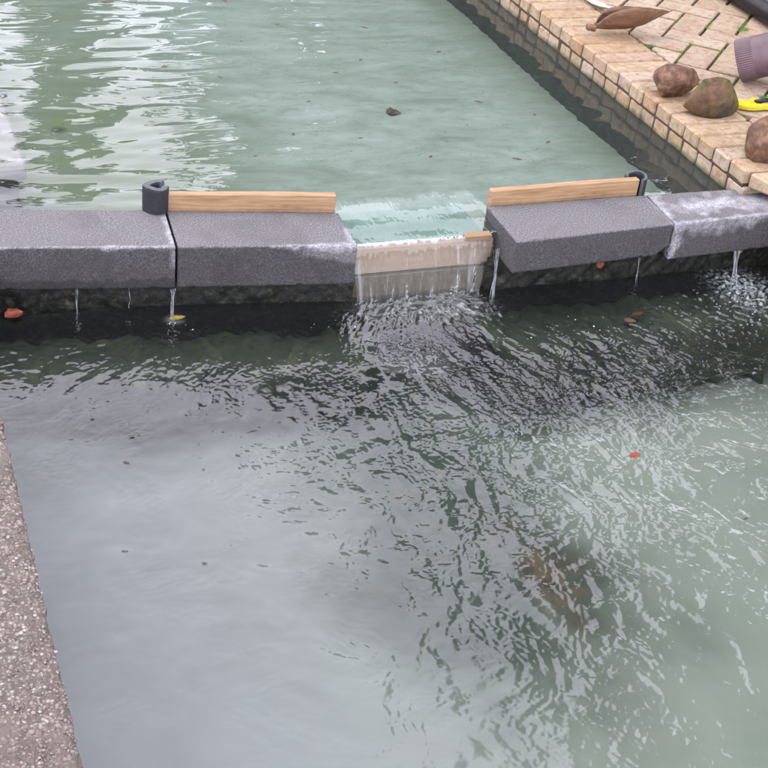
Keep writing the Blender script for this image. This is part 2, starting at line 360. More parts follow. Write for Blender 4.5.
def ledge(x0, x1, yf, yb, z, seed):
    nu, nv = 120, 24; F1 = field(seed, 256, 3, 40, -.8)
    U, Wv = np.meshgrid(np.linspace(0, 1, nu), np.linspace(0, 1, nv), indexing='ij')
    X = x0 + (x1 - x0) * U; t = np.clip(Wv / .7, 0, 1); q = samp(F1, X / 1.1, Wv * .3)
    Yf = np.interp(X, [x0, x1], yf) + .02 * samp(F1, X / 1.1, .5); Yb = np.interp(X, [x0, x1], yb)
    Y = Yf + (Yb - Yf) * t * .999; Y = np.where(Wv < .3, Yf - .03 + .1 * Wv, Yf + (Yb - Yf) * (Wv - .3) / .7)
    Z = np.where(Wv < .3, -.42 + (z + .42) * sst(0, .3, Wv), z) + .008 * q
    return mesh_np('ledge', np.stack([X, Y, Z], -1).reshape(-1, 3), grid_faces(nu, nv), M['ledge'])
wpart('ledge', ledge(.1, 1.2, (2.84, 2.74), (3.05, 2.92), -.28, 31))
wpart('ledge', ledge(1.5, 2.55, (2.70, 2.68), (2.9, 2.9), -.26, 32))

# pool walls below the brick, left walls
tag(sbox('side_wall_core', 2.434, 2.56, .2, 2.95, -.5, .016, mat=M['mortar']), kind='structure')
pw = tag(link('lower_pool_side_wall', noisy_sheet('lower_pool_side_wall', (2.43, 2.9), (2.43, .2), -.5, .015, 0, M['darkwall'], 120, 20, .004, 41)), kind='structure')
tag(sbox('upper_pool_left_wall', -.6, .19, 3.12, 7.2, -.5, .06, mat=M['slab'], bev=.01), kind='structure')
tag(sbox('pool_end_wall', .19, 2.6, 7.0, 7.3, -.5, .07, mat=M['slab'], bev=.01), kind='structure')
tag(sbox('step_support', .19, .415, 3.505, 6.9, -.168, -.084, mat=M['darkwall']), kind='structure')
tag(sbox('submerged_step', .19, .437, 3.485, 6.9, -.082, -.040, mat=simple('step_concrete', [(.3, (.16, .145, .13)), (.7, (.24, .215, .195))], 30), bev=.008), kind='structure')
tag(sbox('near_end_wall', .0, 2.6, .0, .3, -.5, -.01, mat=M['slab'], bev=.01), kind='structure')

# ---------------------------------------------------------------- left concrete slab
def slab():
    nu, nv = 90, 560; F1 = field(51, 512, 6, 120, -.6); F2 = field(52, 512, 2, 16, -1)
    S, Yv = np.meshgrid(np.linspace(0, 1, nu), np.linspace(-.5, 3.12, nv), indexing='ij')
    # profile: flat top (S<.72) then rounded edge and side down into the water
    e = .2155 + .0012 * samp(F1, Yv / 1.5, Yv * 0 + .3) + .0012 * samp(F2, Yv / 4, Yv * 0 + .7)
    X = np.where(S < .72, -1.2 + (e + 1.2) * (S / .72) ** .45, e); Zt = np.where(S < .72, 0, 0)
    t = np.clip((S - .72) / .28, 0, 1); Z = -.45 * t ** 1.6 
    Z += np.where(S < .72, .0012 * samp(F1, X / .8, Yv / .8) - .006 * np.clip((X - e + .012) / .012, 0, 1) ** 2, -.006)
    X = X + np.where(t > 0, .0008 * samp(F1, Z / .8, Yv / .8), 0)
    o = link('concrete_edge_slab', mesh_np('concrete_edge_slab', np.stack([X, Yv, Z], -1).reshape(-1, 3), grid_faces(nu, nv), M['slab']))
    tag(o, kind='structure')
    # exposed stones of the aggregate
    base = bmesh.new(); bmesh.ops.create_icosphere(base, subdivisions=1, radius=1)
    bv = np.array([v.co[:] for v in base.verts]); bf = np.array([[v.index for v in f.verts] for f in base.faces]); base.free()
    n = 14000; r = np.random.default_rng(5)
    for k, (mt, frac) in enumerate(zip(M['pebble'], (.58, .07, .35))):
        m = int(n * frac); sc = r.lognormal(math.log(.0017), .38, m)
        px = .216 - (.30) * r.random(m) ** 1.0; py = 1.1 + 1.5 * r.random(m)
        keep = r.random(m) < .35 + .65 * (samp(F2, px / 1.3, py / 1.3) > -.3)
        sc, px, py = sc[keep], px[keep], py[keep]; m = len(sc)
        an = r.random(m) * 6.28; asp = .6 + .5 * r.random(m)
        jit = 1 + .18 * r.standard_normal((m, len(bv), 1)); P = bv[None] * jit
        lx = P[..., 0] * sc[:, None] * 1.25; ly = P[..., 1] * (sc * asp)[:, None]; lz = P[..., 2] * (sc * .55)[:, None]
        X = px[:, None] + lx * np.cos(an)[:, None] - ly * np.sin(an)[:, None]; Yq = py[:, None] + lx * np.sin(an)[:, None] + ly * np.cos(an)[:, None]
        Zq = lz - .0002 - .004 * (px > .208)[:, None]
        V = np.stack([X, Yq, Zq], -1).reshape(-1, 3); F = (bf[None] + np.arange(m)[:, None, None] * len(bv)).reshape(-1, 3)
        tag(link('aggregate_stones', mesh_np('aggregate_stones', V, F, mt, False), o), kind='stuff')
slab()

# ---------------------------------------------------------------- brick pool wall and paving
def brick_variants(name, lx, ly, lz, mat, n=6, bev=.004):
    out = []
    for k in range(n):
        bm = bmesh.new(); box_bm(bm, -lx / 2, lx / 2, -ly / 2, ly / 2, -lz / 2, lz / 2, bev)
        for v in bm.verts: v.co += Vector((random.uniform(-1, 1), random.uniform(-1, 1), random.uniform(-1, 1))) * .0011
        out.append(bm_mesh(name, bm, mat))
    return out
PITCH = .0838; CZ = .07
wall = empty('brick_pool_wall', (WX, 4.2, -.5)); tag(wall, 'pale brick pool wall with two courses of brick ends above the green water', 'wall')
def wp(name, me, loc, rot=None):
    o = link(name, me, wall, (loc[0] - WX, loc[1] - 4.2, loc[2] + .5), rot); return o
cop = brick_variants('coping_brick', .226, PITCH - .0068, .0442, M['coping'], 8, .005)
y = 2.953; i = 0
while y < 6.95:
    if i > 0 or True:
        wp('coping_brick', random.choice(cop), (WX + .113 + random.uniform(-.003, .003), y + PITCH / 2, CZ - .023 + random.uniform(-.0015, .0015)),
           (random.uniform(-.01, .01), random.uniform(-.01, .01), random.uniform(-.012, .012)))
        wp('brick', random.choice(cop), (WX + .117 + random.uniform(-.003, .002), y + PITCH / 2 - .006 + random.uniform(-.006, .006), CZ - .0725), (0, 0, random.uniform(-.01, .01)))
    y += PITCH; i += 1
# broken near end
bm = bmesh.new(); box_bm(bm, -.1, .1, -.036, .036, -.023, .023, .006)
for v in bm.verts:
    if v.co.x < 0 and v.co.y < 0: v.co += Vector((.03, .012, -.008 if v.co.z > 0 else 0))
wp('broken_brick', bm_mesh('broken_brick', bm, M['coping']), (WX + .116, 2.953 - .040, CZ - .026), (0, 0, -.03))
for k in range(30):
    wp('brick', random.choice(cop), (WX + .165 + .05, 2.953 - .126 - k * PITCH, CZ - .03), (0, 0, random.uniform(-.02, .02)))
bm = bmesh.new(); box_bm(bm, WX + .006, WX + .22, 2.958, 7.0, -.11, .058); wc = link('mortar', bm_mesh('mortar', bm, M['mortar']), wall); wc.location = (-WX, -4.2, .5)
o = link('underwater_wall', noisy_sheet('underwater_wall', (WX + .003, 7.0), (WX + .003, 2.9), -.3, -.024, 0, M['darkwall'], 200, 14, .004, 61), wall); o.location = (-WX, -4.2, .5)

pav = sbox('pavement', WX + .21, 9, .2, 9, -.3, .052, mat=M['mortar']); tag(pav, kind='structure')
# 45 degree herringbone, cut along the coping
W2 = .1075; GAP = .0095; S2 = math.sqrt(.5)
def clip_poly(P, xmin):
    out = []
    for a, b in zip(P, P[1:] + P[:1]):
        ina, inb = a[0] >= xmin, b[0] >= xmin
        if ina: out.append(a)
        if ina != inb:
            t = (xmin - a[0]) / (b[0] - a[0]); out.append((xmin, a[1] + t * (b[1] - a[1])))
    return out
def prism(P, z0, z1, bev=.004):
    cx = sum(p[0] for p in P) / len(P); cy = sum(p[1] for p in P) / len(P)
    bm = bmesh.new(); lo = [bm.verts.new((p[0] - cx, p[1] - cy, z0)) for p in P]
    mid = [bm.verts.new((p[0] - cx, p[1] - cy, z1 - bev)) for p in P]; hi = []
    for p in P:
        dx, dy = p[0] - cx, p[1] - cy; d = math.hypot(dx, dy); k = max(0, 1 - bev * 1.3 / max(d, .01))
        hi.append(bm.verts.new((dx * k, dy * k, z1)))
    n = len(P)
    for A, B in ((lo, mid), (mid, hi)):
        for i in range(n): bm.faces.new((A[i], A[(i + 1) % n], B[(i + 1) % n], B[i]))
    bm.faces.new(hi); return bm, cx, cy
n0, t0 = -.8385, 4.5    # anchor measured on the pavement, n=(x-y)/sqrt2, t=(x+y)/sqrt2
full = {}
cnt = 0
for a_ in range(-40, 41):
    for b_ in range(-14, 15):
        for kind in (0, 1):
            bn = n0 + (a_ * 1 + b_ * 4) * W2; bt = t0 + a_ * W2
            if kind == 0: nn, tt, ln, lt = bn, bt, W2, 2 * W2       # brick along t
            else: nn, tt, ln, lt = bn + W2, bt + 0, 2 * W2, W2      # brick along n, to the right of it
            g = GAP / 2; q = [(nn + g, tt + g), (nn + ln - g, tt + g), (nn + ln - g, tt + lt - g), (nn + g, tt + lt - g)]
            P = [((p + r) * S2, (r - p) * S2) for p, r in q]; P = P[::-1]
            cx = sum(p[0] for p in P) / 4; cy = sum(p[1] for p in P) / 4
            if cx > 3.75 or cy < 2.6 or cy > 5.6 or max(p[0] for p in P) < 2.60 or cx + cy * .0 < 2.4: continue
            if cy > 4.9 and cx < 2.5: continue
            Pc = clip_poly(P, WX + .2335)
            if len(Pc) < 3: continue
            ar = abs(sum(Pc[i][0] * Pc[(i + 1) % len(Pc)][1] - Pc[(i + 1) % len(Pc)][0] * Pc[i][1] for i in range(len(Pc)))) / 2
            if ar < .0008: continue
            dz = random.uniform(-.0025, .0015)
            if len(Pc) == 4 and all(p in P for p in Pc):
                if (kind, cnt % 5) not in full:
                    bm, cx, cy = prism(Pc, .02, CZ - .001, .0028)
                    for v in bm.verts: v.co += Vector((random.uniform(-1, 1), random.uniform(-1, 1), random.uniform(-.6, .6))) * .0011
                    full[(kind, cnt % 5)] = bm_mesh('brick', bm, M['paver'])
                me = full[(kind, cnt % 5)]
            else:
                bm, cx, cy = prism(Pc, .02, CZ - .001, .0028); me = bm_mesh('brick', bm, M['paver'])
            o = link('brick', me, pav, (cx, cy, dz), (random.uniform(-.008, .008), random.uniform(-.008, .008), random.uniform(-.012, .012))); cnt += 1
print('pavers', cnt)
# moss tufts in the joints
def moss():
    r = np.random.default_rng(8); V = []; F = []
    tuft = []
    for a_ in range(-40, 41):
        for b_ in range(-14, 15):
            bn = n0 + (a_ + b_ * 4) * W2; bt = t0 + a_ * W2
            tuft.append((bn, bt, 0, 2 * W2)); tuft.append((bn + W2, bt, 1, 2 * W2)); 
    tuft.append(None)
    def blade(x, y, s, h):
        a = r.random() * 6.28; dx, dy = math.cos(a) * s, math.sin(a) * s; lx, ly = r.normal(0, h * .5, 2); z = .058
        k = len(V); V.extend([(x - dx, y - dy, z), (x + dx, y + dy, z), (x + lx, y + ly, z + h)]); F.append((k, k + 1, k + 2))
    for tf in tuft[:-1]:
        bn, bt, ax, ln = tf
        cx, cy = (bn + bt) * S2, (bt - bn) * S2
        if not (2.5 < cx < 3.7 and 2.7 < cy < 5.4): continue
        st = r.random()
        dens = 0 if st < .15 else (60 if st < .6 else 190)
        c0 = r.random() * ln
        for q in range(int(dens)):
            s = (c0 + r.normal(0, .035)) if st > .7 else r.random() * ln
            s = min(max(s, 0), ln); w_ = r.normal(0, .0018)
            n_, t_ = (bn + w_, bt + s) if ax == 0 else (bn + s, bt + w_)
            blade((n_ + t_) * S2, (t_ - n_) * S2, .0022, .008 + .006 * r.random())
    for q in range(3500):   # along the coping back joint
        yy = 2.95 + 3 * r.random()
        if math.sin(yy * 23) + math.sin(yy * 9.1) > .2: blade(WX + .2315 + r.normal(0, .0018), yy, .0016, .014)
    for (cx, cy, n) in ((2.72, 3.45, 160), (3.03, 4.05, 140)):
        for q in range(n): blade(cx + r.normal(0, .012), cy + r.normal(0, .012), .0018, .016)
    o = link('moss', mesh_np('moss', V, F, M['moss'], False), pav); tag(o, kind='stuff')
moss()

# ---------------------------------------------------------------- concrete blocks
def seg_d(P, a, b):
    a = np.array(a); b = np.array(b); d = b - a; t = np.clip(((P - a) @ d) / (d @ d), 0, 1)
    return np.linalg.norm(P - (a + t[:, None] * d), axis=1)
def block(label, fl, fr, rr, rl, ztop, h, seed, lime=(), wet=None, round_right=0.):
    """corners of the top face: front left, front right, rear right, rear left"""
    c = [np.array((*p, 0.)) for p in (fl, fr, rr, rl)]; org = (c[0] + c[1]) / 2
    L_ = np.linalg.norm(c[1] - c[0]); D_ = np.linalg.norm(c[3] - c[0]); st = .0042
    nu, nv, nw = int(L_ / st) + 1, int(D_ / st) + 1, int(h / st) + 1
    V = []; F = []; off = 0
    def face(n1, n2, f):
        nonlocal off
        a, b = np.meshgrid(np.linspace(0, 1, n1), np.linspace(0, 1, n2), indexing='ij')
        V.append(np.stack(f(a.ravel(), b.ravel()), 1)); F.append(grid_faces(n1, n2) + off); off += n1 * n2
    o1 = lambda a: np.ones_like(a); z0 = lambda a: np.zeros_like(a)
    face(nu, nv, lambda a, b: (a, b, o1(a))); face(nv, nu, lambda a, b: (b, a, z0(a)))
    face(nu, nw, lambda a, b: (a, z0(a), b)); face(nw, nu, lambda a, b: (b, o1(a), a))
    face(nw, nv, lambda a, b: (z0(a), b, a)); face(nv, nw, lambda a, b: (o1(a), a, b))
    U = np.concatenate(V); Fq = np.concatenate(F)
    key = np.round(U * 1e5).astype(np.int64); _, idx, inv = np.unique(key, axis=0, return_index=True, return_inverse=True)
    U = U[idx]; Fq = inv.ravel()[Fq]
    S = U * np.array([L_, D_, h]); r = .0026
    inn = np.clip(S, r, np.array([L_, D_, h]) - r); d = S - inn; dn = np.linalg.norm(d, axis=1, keepdims=True)
    S2_ = np.where(dn > 1e-9, inn + d / np.maximum(dn, 1e-9) * np.minimum(dn, r), S)
    if round_right:
        k = np.clip((S2_[:, 0] - (L_ - round_right)) / round_right, 0, 1) * np.clip(1 - S2_[:, 2] / round_right, 0, 1)
        S2_[:, 2] += k * .03; 
    U = S2_ / np.array([L_, D_, h])
    u, v = U[:, :1], U[:, 1:2]
    P = (c[0] * (1 - u) + c[1] * u) * (1 - v) + (c[3] * (1 - u) + c[2] * u) * v
    P[:, 2] = ztop - h + U[:, 2] * h
    nrm = (S - inn); mid = S / np.array([L_, D_, h]) - .5
    dirv = np.where(dn > 1e-9, d / np.maximum(dn, 1e-9), np.eye(3)[np.argmax(np.abs(mid), 1)] * np.sign(mid[np.arange(len(mid)), np.argmax(np.abs(mid), 1)])[:, None])
    nn = np.array([noise.noise(Vector(p) * 130 + Vector((seed, 0, 0))) + .8 * noise.noise(Vector(p) * 45 + Vector((seed, 5, 0))) for p in P])
    edge = ((np.abs(d) > 1e-9).sum(1) >= 2)
    chip = np.array([max(0, noise.noise(Vector(p) * 55 + Vector((seed, 9, 3))) - .22) for p in P]) * edge
    P = P + dirv * (nn * .00030)[:, None] - dirv * (chip * .014)[:, None]
    lm = np.zeros(len(P)); wt = np.zeros(len(P))
    nz = np.array([noise.noise(Vector(p) * 28 + Vector((seed, 2, 8))) for p in P])
    for a, b, wd, st_ in lime:
        dd = seg_d(P, a, b) + nz * wd * .9; lm = np.maximum(lm, st_ * np.clip(1 - dd / wd, 0, 1) ** .7)
    if wet: wt = np.clip(wet(P, nz), 0, 1)
    P -= org
    o = link('concrete_block', mesh_np('concrete_block', P, Fq, M['block'], attrs={'lime': lm, 'wet': wt}), None, tuple(org))
    tag(o, label, 'block', 'concrete blocks in a row along the weir')
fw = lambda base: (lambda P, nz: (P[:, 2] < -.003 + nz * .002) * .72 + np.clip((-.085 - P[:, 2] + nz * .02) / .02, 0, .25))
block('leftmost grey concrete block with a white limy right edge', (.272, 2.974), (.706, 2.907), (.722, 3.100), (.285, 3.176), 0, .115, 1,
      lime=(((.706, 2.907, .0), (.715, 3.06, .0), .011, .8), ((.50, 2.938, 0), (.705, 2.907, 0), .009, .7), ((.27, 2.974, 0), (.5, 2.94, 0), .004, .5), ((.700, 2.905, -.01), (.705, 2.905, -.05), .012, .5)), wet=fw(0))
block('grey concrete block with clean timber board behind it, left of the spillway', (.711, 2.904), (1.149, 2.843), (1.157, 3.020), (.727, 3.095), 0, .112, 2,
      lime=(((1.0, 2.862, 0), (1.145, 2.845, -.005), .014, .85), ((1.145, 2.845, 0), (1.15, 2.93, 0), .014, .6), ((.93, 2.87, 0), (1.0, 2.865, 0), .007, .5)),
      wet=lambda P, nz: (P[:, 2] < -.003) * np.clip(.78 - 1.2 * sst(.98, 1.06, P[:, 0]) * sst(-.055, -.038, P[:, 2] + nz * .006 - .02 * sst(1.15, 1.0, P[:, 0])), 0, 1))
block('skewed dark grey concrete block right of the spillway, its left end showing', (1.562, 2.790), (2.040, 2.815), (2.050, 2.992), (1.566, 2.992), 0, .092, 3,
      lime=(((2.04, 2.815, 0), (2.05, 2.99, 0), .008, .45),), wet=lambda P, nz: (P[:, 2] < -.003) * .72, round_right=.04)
block('rightmost concrete block with white lime crust, against the brick wall', (2.044, 2.813), (2.44, 2.832), (2.44, 2.985), (2.056, 2.992), 0, .108, 4,
      lime=(((2.046, 2.813, 0), (2.06, 2.98, 0), .022, .85), ((2.06, 2.815, 0), (2.42, 2.83, 0), .016, .65), ((2.15, 2.90, 0), (2.30, 2.92, 0), .05, .8),
            ((2.06, 2.814, -.01), (2.05, 2.814, -.10), .028, .8), ((2.10, 2.815, -.02), (2.30, 2.825, -.02), .022, .55), ((2.34, 2.90, 0), (2.4, 2.9, 0), .06, .5)), wet=lambda P, nz: np.clip((-.012 - P[:, 2] + nz * .02) / .03, 0, .65))

# ---------------------------------------------------------------- timber boards
def board(name, label, p0, p1, zt, zb, th, mat, cat='board', group=None, tilt=0):
    p0 = Vector((*p0, 0)); p1 = Vector((*p1, 0)); d = p1 - p0; Ln = d.length; ang = math.atan2(d.y, d.x)
    bm = bmesh.new(); bmesh.ops.create_cube(bm, size=1)
    for v in bm.verts: v.co = Vector((v.co.x * Ln, (v.co.y + .5) * th, v.co.z * (zt - zb)))
    bmesh.ops.subdivide_edges(bm, edges=[e for e in bm.edges if abs((e.verts[0].co - e.verts[1].co).x) > .5 * Ln], cuts=14)
    bmesh.ops.bevel(bm, geom=bm.edges[:], offset=.0016, segments=1, affect='EDGES')
    for v in bm.verts: v.co += Vector((0, math.sin(v.co.x * 9) * .0015, math.sin(v.co.x * 7 + 1) * .0012))
    mid = (p0 + p1) / 2
    o = link(name, bm_mesh(name, bm, mat), None, (mid.x, mid.y, (zt + zb) / 2), (tilt, 0, ang))
    tag(o, label, cat, group); return o
board('timber_board', 'pale pine board standing in water behind the left blocks', (.722, 3.100), (1.150, 3.024), .045, -.13, .021, M['wood'])
board('timber_board', 'pale pine board standing in water behind the right skewed block', (1.577, 2.997), (2.028, 2.998), .043, -.13, .021, M['wood'])
board('sill_board', 'wet pinkish board under the falling water of the spillway', (1.158, 2.912), (1.555, 2.904), -.050, -.124, .02, M['wood_wet'])
sill2 = board('sill_board', 'wet olive brown beam at the foot of the spillway', (1.14, 2.902), (1.56, 2.893), -.127, -.30, .05, simple('wet_brown_timber', [(.3, (.05, .038, .022)), (.7, (.10, .078, .048))], 20, .4, obj=True))
board('wood_offcut', 'small pale wood offcut beside the right end of the spillway lip', (1.472, 2.898), (1.545, 2.895), -.0335, -.048, .026, M['wood'])
tag(sbox('spillway_bed', 1.14, 1.57, 2.918, 3.16, -.16, -.075, mat=simple('spillway_green', [(.3, (.12, .20, .16)), (.7, (.20, .28, .24))], 14), bev=.004), kind='structure')
# foam pipe insulation clips
def foam(label, cx, cy, R, r, z0, z1, open_ang, gap, tilt=(0, 0)):
    bm = bmesh.new(); n = 28; rings = []
    for i in range(n + 1):
        a = open_ang + gap / 2 + (2 * math.pi - gap) * i / n; k = 1 + .04 * math.sin(3 * a)
        ring = []
        for (rad, z) in ((R * .97, z0), (R, z0 + .004), (R, z1 - .004), (R * .95, z1), (r * 1.1, z1), (r, z1 - .004), (r, z0)):
            ring.append(bm.verts.new((math.cos(a) * rad * k, math.sin(a) * rad * k, z + .002 * math.sin(a * 2) * (z == z1))))
        rings.append(ring)
    for A, B in zip(rings, rings[1:]):
        for j in range(7): bm.faces.new((A[j], B[j], B[(j + 1) % 7], A[(j + 1) % 7])).material_index = 1 if j == 3 else 0
    bm.faces.new(rings[0]).material_index = 1; bm.faces.new(rings[-1][::-1]).material_index = 1
    me = bm_mesh('foam_tube', bm, M['foam']); me.materials.append(M['foam_cut'])
    o = link('foam_tube', me, None, (cx, cy, 0), (tilt[0], tilt[1], 0)); tag(o, label, 'foam tube'); return o
foam('thick black split foam tube clipped on the left end of the left board', .702, 3.110, .033, .014, -.06, .066, .25, .9)
foam('thin black curved foam clip round the right end of the right board', 2.030, 3.022, .032, .021, -.05, .047, 3.9, 1.9)

# ---------------------------------------------------------------- water
# upper pool
def y_rear(x): return np.interp(x, [0.1, .285, .727, 1.157, 1.1571, 1.566, 2.05, 2.5], [3.08, 3.05, 3.0, 2.95, 2.95, 2.91, 2.90, 2.90])
XL, XR = 1.146, 1.575
def upper_water():
    nu, nv = 520, 720
    xs = np.sort(np.concatenate([np.linspace(.185, 2.36, nu - 160), np.linspace(XL, XR, 160)])); vs = np.linspace(0, 1, nv) ** 1.35
    Xg, Vv = np.meshgrid(xs, vs, indexing='ij')
    ingap = ((Xg > XL) & (Xg < XR))
    lip = 2.912 + .002 * np.sin(Xg * 40)
    y0 = y_rear(Xg); gq = sst(XL - .012, XL, Xg) * sst(XR + .012, XR, Xg); y0 = y0 + (lip - y0) * gq
    Y = 2.9 + (6.98 - 2.9) * Vv + (y0 - 2.9) * np.clip(1 - Vv * 9, 0, 1)
    A1 = field(71, 512, 6, 26, -.6); A2 = field(72, 512, 8, 60, -.7); A3 = field(73, 512, 2, 10, -.5)
    wob = .012 * samp(A3, Xg / 3, Y / 3)
    near = .35 + .65 * sst(4.9, 3.2, Y)
    calm = .35 + .65 * sst(1.7, .9, Xg)
    h = .00120 * samp(A1, (Xg + wob) / 4.2, Y / 1.5) * calm + .00010 * samp(A2, (Xg + wob) / 2.0, Y / .9) * near * calm
    shz = 3.135 + .004 * np.sin(Xg * 11) + .003 * np.sin(Xg * 27 + 1)
    Z = -.02 + h
    # draw-down towards the lip with a soft feathered shoulder
    ctr = (Xg - (XL + XR) / 2) / ((XR - XL) / 2); side = 1 - .35 * np.clip(np.abs(ctr), 0, 1.2) ** 4
    sh = 3.132 + .010 * samp(A2, Xg / .7, Xg * 0 + .2) + .006 * samp(A2, Xg / .35 + Y * .3, Xg * 0 + .6)
    dd = np.clip((shz - Y) / .22, 0, 1.3); df = np.clip((sh - Y) / .22, 0, 1.3)
    gm = sst(XL - .02, XL + .01, Xg) * sst(XR + .02, XR - .01, Xg)
    Z -= gm * (.019 * dd ** 1.25) * side
    Z += gm * (dd > 0) * .00009 * samp(A2, Xg / .35, Y / 1.5) * np.clip(dd * 4, 0, 1)
    lipf = gm * sst(2.925, 2.914, Y); foam_sheen = np.clip(lipf * (.28 + .3 * samp(A2, Xg / .3, Y / .3)), 0, .7)
    foam_sheen = np.maximum(foam_sheen, gm * .26 * sst(.0, .13, df) * (.18 + .82 * sst(.75, .12, df)) * (1 + .07 * samp(A2, Xg / .8, Y / 3.)))  # sky sheen of the sloping shoulder, painted in as milky white
    me = mesh_np('upper_pool_water', np.stack([Xg, Y, Z], -1).reshape(-1, 3), grid_faces(len(xs), nv), M['water_up'], attrs={'foam': np.clip(foam_sheen, 0, 1)})
    tag(link('upper_pool_water', me), kind='structure')
upper_water()
def waterfall():
    nu, nv = 260, 90; A2 = field(82, 512, 5, 70, -.6); A4 = field(83, 512, 3, 30, -.5)
    S, T = np.meshgrid(np.linspace(0, 1, nu), np.linspace(0, 1, nv), indexing='ij')
    X = (XL + .004) + (XR - XL - .03) * S; n1 = samp(A2, S * .6, T * .06); n2 = samp(A4, S * .5, T * .05)
    z0 = -.0505 - .035 * 0; Z = -.0385 - T ** 1.15 * .168
    Y = 2.9135 - .036 * np.sqrt(np.clip(T, 0, 1)) + .0005 * n1 * np.clip(T * 5, 0, 1) + .002 * n2 * T
    X = X + (.5 - S) * .06 * T * sst(.25, 0, np.minimum(S, 1 - S)) + .004 * n2 * T
    tp = sst(.09 + .035 * n1, .0, T) * (.55 + .45 * (n1 > -.3)); st = np.clip((samp(A2, S * 1.2, T * .08 + .4) - 1.1) * .35, 0, .22)
    ends = np.maximum(sst(.06, .0, np.abs(S - .045)), sst(.05, .0, np.abs(S - .88))) * .28 * (.5 + .5 * (n1 > 0))
    fm = np.clip(np.maximum.reduce([tp * .45, st * .6, ends * np.clip(T * 3, 0, 1)]), 0, .85)
    me = mesh_np('waterfall', np.stack([X, Y, Z], -1).reshape(-1, 3), grid_faces(nu, nv), M['fall'], attrs={'foam': fm})
    tag(link('waterfall', me), kind='structure')
waterfall()
def lower_water():
    xs = np.linspace(.19, 2.46, 900); ys = np.concatenate([np.linspace(.25, 1.12, 70)[:-1], np.linspace(1.12, 2.96, 780)]); nx, ny = len(xs), len(ys)
    X, Y = np.meshgrid(xs, ys, indexing='ij')
    fx, fy = 1.33, 2.98
    dx, dy = X - fx, Y - fy; r = np.hypot(dx, dy) + 1e-6; th = np.arctan2(dx, -dy)
    G1 = field(91, 512, 3, 18, -.7); G2 = field(92, 512, 10, 60, -.6); G3 = field(93, 512, 2, 9, -.6); G4 = field(94, 512, 22, 90, -.6); G5 = field(95, 512, 6, 40, -.8); G6 = field(96, 512, 9, 34, -.5)
    wr = .02 * samp(G3, X / 1.6, Y / 1.6); wt = .03 * samp(G3, X / 1.6 + .5, Y / 1.6 + .3)
    # how disturbed the water is: strong in the jet, dying out to the lower left
    jet = np.exp(-((th - .06) / .72) ** 2) * np.exp(-((r / 1.85) ** 2))
    right = sst(-.35, .5, th) * np.exp(-((r / 1.8) ** 2))
    A = np.clip(1.15 * jet + .75 * right + .28 * np.exp(-(r / .6) ** 2) + .10 * sst(2.3, 2.9, Y), .0, 1.4)
    A = A + .10 + .05 * sst(.5, -.5, th)
    patch = .35 + .65 * sst(-.8, .9, samp(G1, X / 1.5, Y / 1.5))
    streak = samp(G1, (th + wt) * .55, (r + wr) * .35)          # long ridges running away from the fall
    streak2 = samp(G2, (th + wt) * .5 + .3, (r + wr) * .45 + .1)
    cap = np.sin((r + .35 * wr + .02 * samp(G1, X / .9, Y / .9)) * 2 * np.pi / .021 + 2.5 * samp(G1, th * .8, r * .6)) # arcs across the flow
    iso = samp(G5, X / .9, Y / .9); fine = samp(G4, X / .6, Y / .6)
    Af = np.clip(A - .13, 0, 2)
    ox, oy = 1.37, 3.50; r2 = np.hypot(X - ox, Y - oy) + .008 * samp(G3, X / 1.6 + .1, Y / 1.6); th2 = np.arctan2(X - ox, oy - Y) + .010 * samp(G3, X / 1.3 + .5, Y / 1.3 + .3)
    fan = samp(G6, th2 * 1.6, r2 * .50); fan2 = samp(G4, th2 * 1.9, r2 * .72)
    fan0 = samp(G6, th2 * .95 + .4, r2 * .24 + .3)
    near = sst(2.1, 2.7, Y) * .75 * (.6 + .4 * sst(-.5, .8, samp(G1, X / 1.1, Y / .9)))
    Af = np.maximum(Af, near * .75); Af = np.maximum(Af, .15 + .07 * samp(G3, X / 1.6, Y / 1.6))
    h = A * (.0011 * streak * np.clip(r, .2, 1) + .0005 * streak2 * np.clip(r, .3, 1) + .00008 * iso) + Af * (.00016 * cap * patch + .00022 * fine * patch + .00040 * fan0 * np.clip(r2, .5, 1.3) + .00040 * fan * np.clip(r2, .5, 1.3) + .00034 * fan2 * patch * np.clip(r2, .5, 1.3))
    h += .0004 * samp(G3, X / 1.3 + .2, Y / .8)
    # small splash rings where water trickles in
    for (sx, sy, am, wl, rad) in ((.70, 2.875, .0010, .03, .10), (.47, 2.94, .0006, .02, .06), (.60, 2.93, .0006, .02, .05), (2.27, 2.72, .0030, .035, .22), (1.87, 2.80, .0007, .02, .07), (2.0, 2.80, .0007, .02, .07), (1.95, 2.70, .0006, .022, .1)):
        q = np.hypot(X - sx, Y - sy) + .006 * samp(G5, X / .5, Y / .5); h += am * np.sin(q * 2 * np.pi / wl) * np.exp(-(q / rad) ** 2)
    # boil at the foot of the fall
    b = np.exp(-((X - 1.32) / .21) ** 4) * np.exp(-((Y - 2.80) / .06) ** 2)
    h += b * (.004 + .0016 * iso + .0014 * streak2)
    nearwall = np.exp(-((Y - 2.83) / .12) ** 2) * .6
    h += nearwall * .0007 * samp(G2, X / .9, Y / .9)
    fo = np.clip(b * (.08 + .12 * samp(G2, X / .45, Y / .45)), 0, .4)
    q = np.hypot((X - 2.27), (Y - 2.76) / 1.5); fo = np.maximum(fo, np.clip(np.exp(-(q / .07) ** 2) * (.3 + .45 * samp(G4, X / .8, Y / .8)), 0, .8))
    q = np.hypot((X - .70), (Y - 2.88)); fo = np.maximum(fo, np.clip(np.exp(-(q / .018) ** 2) * .5, 0, .5))
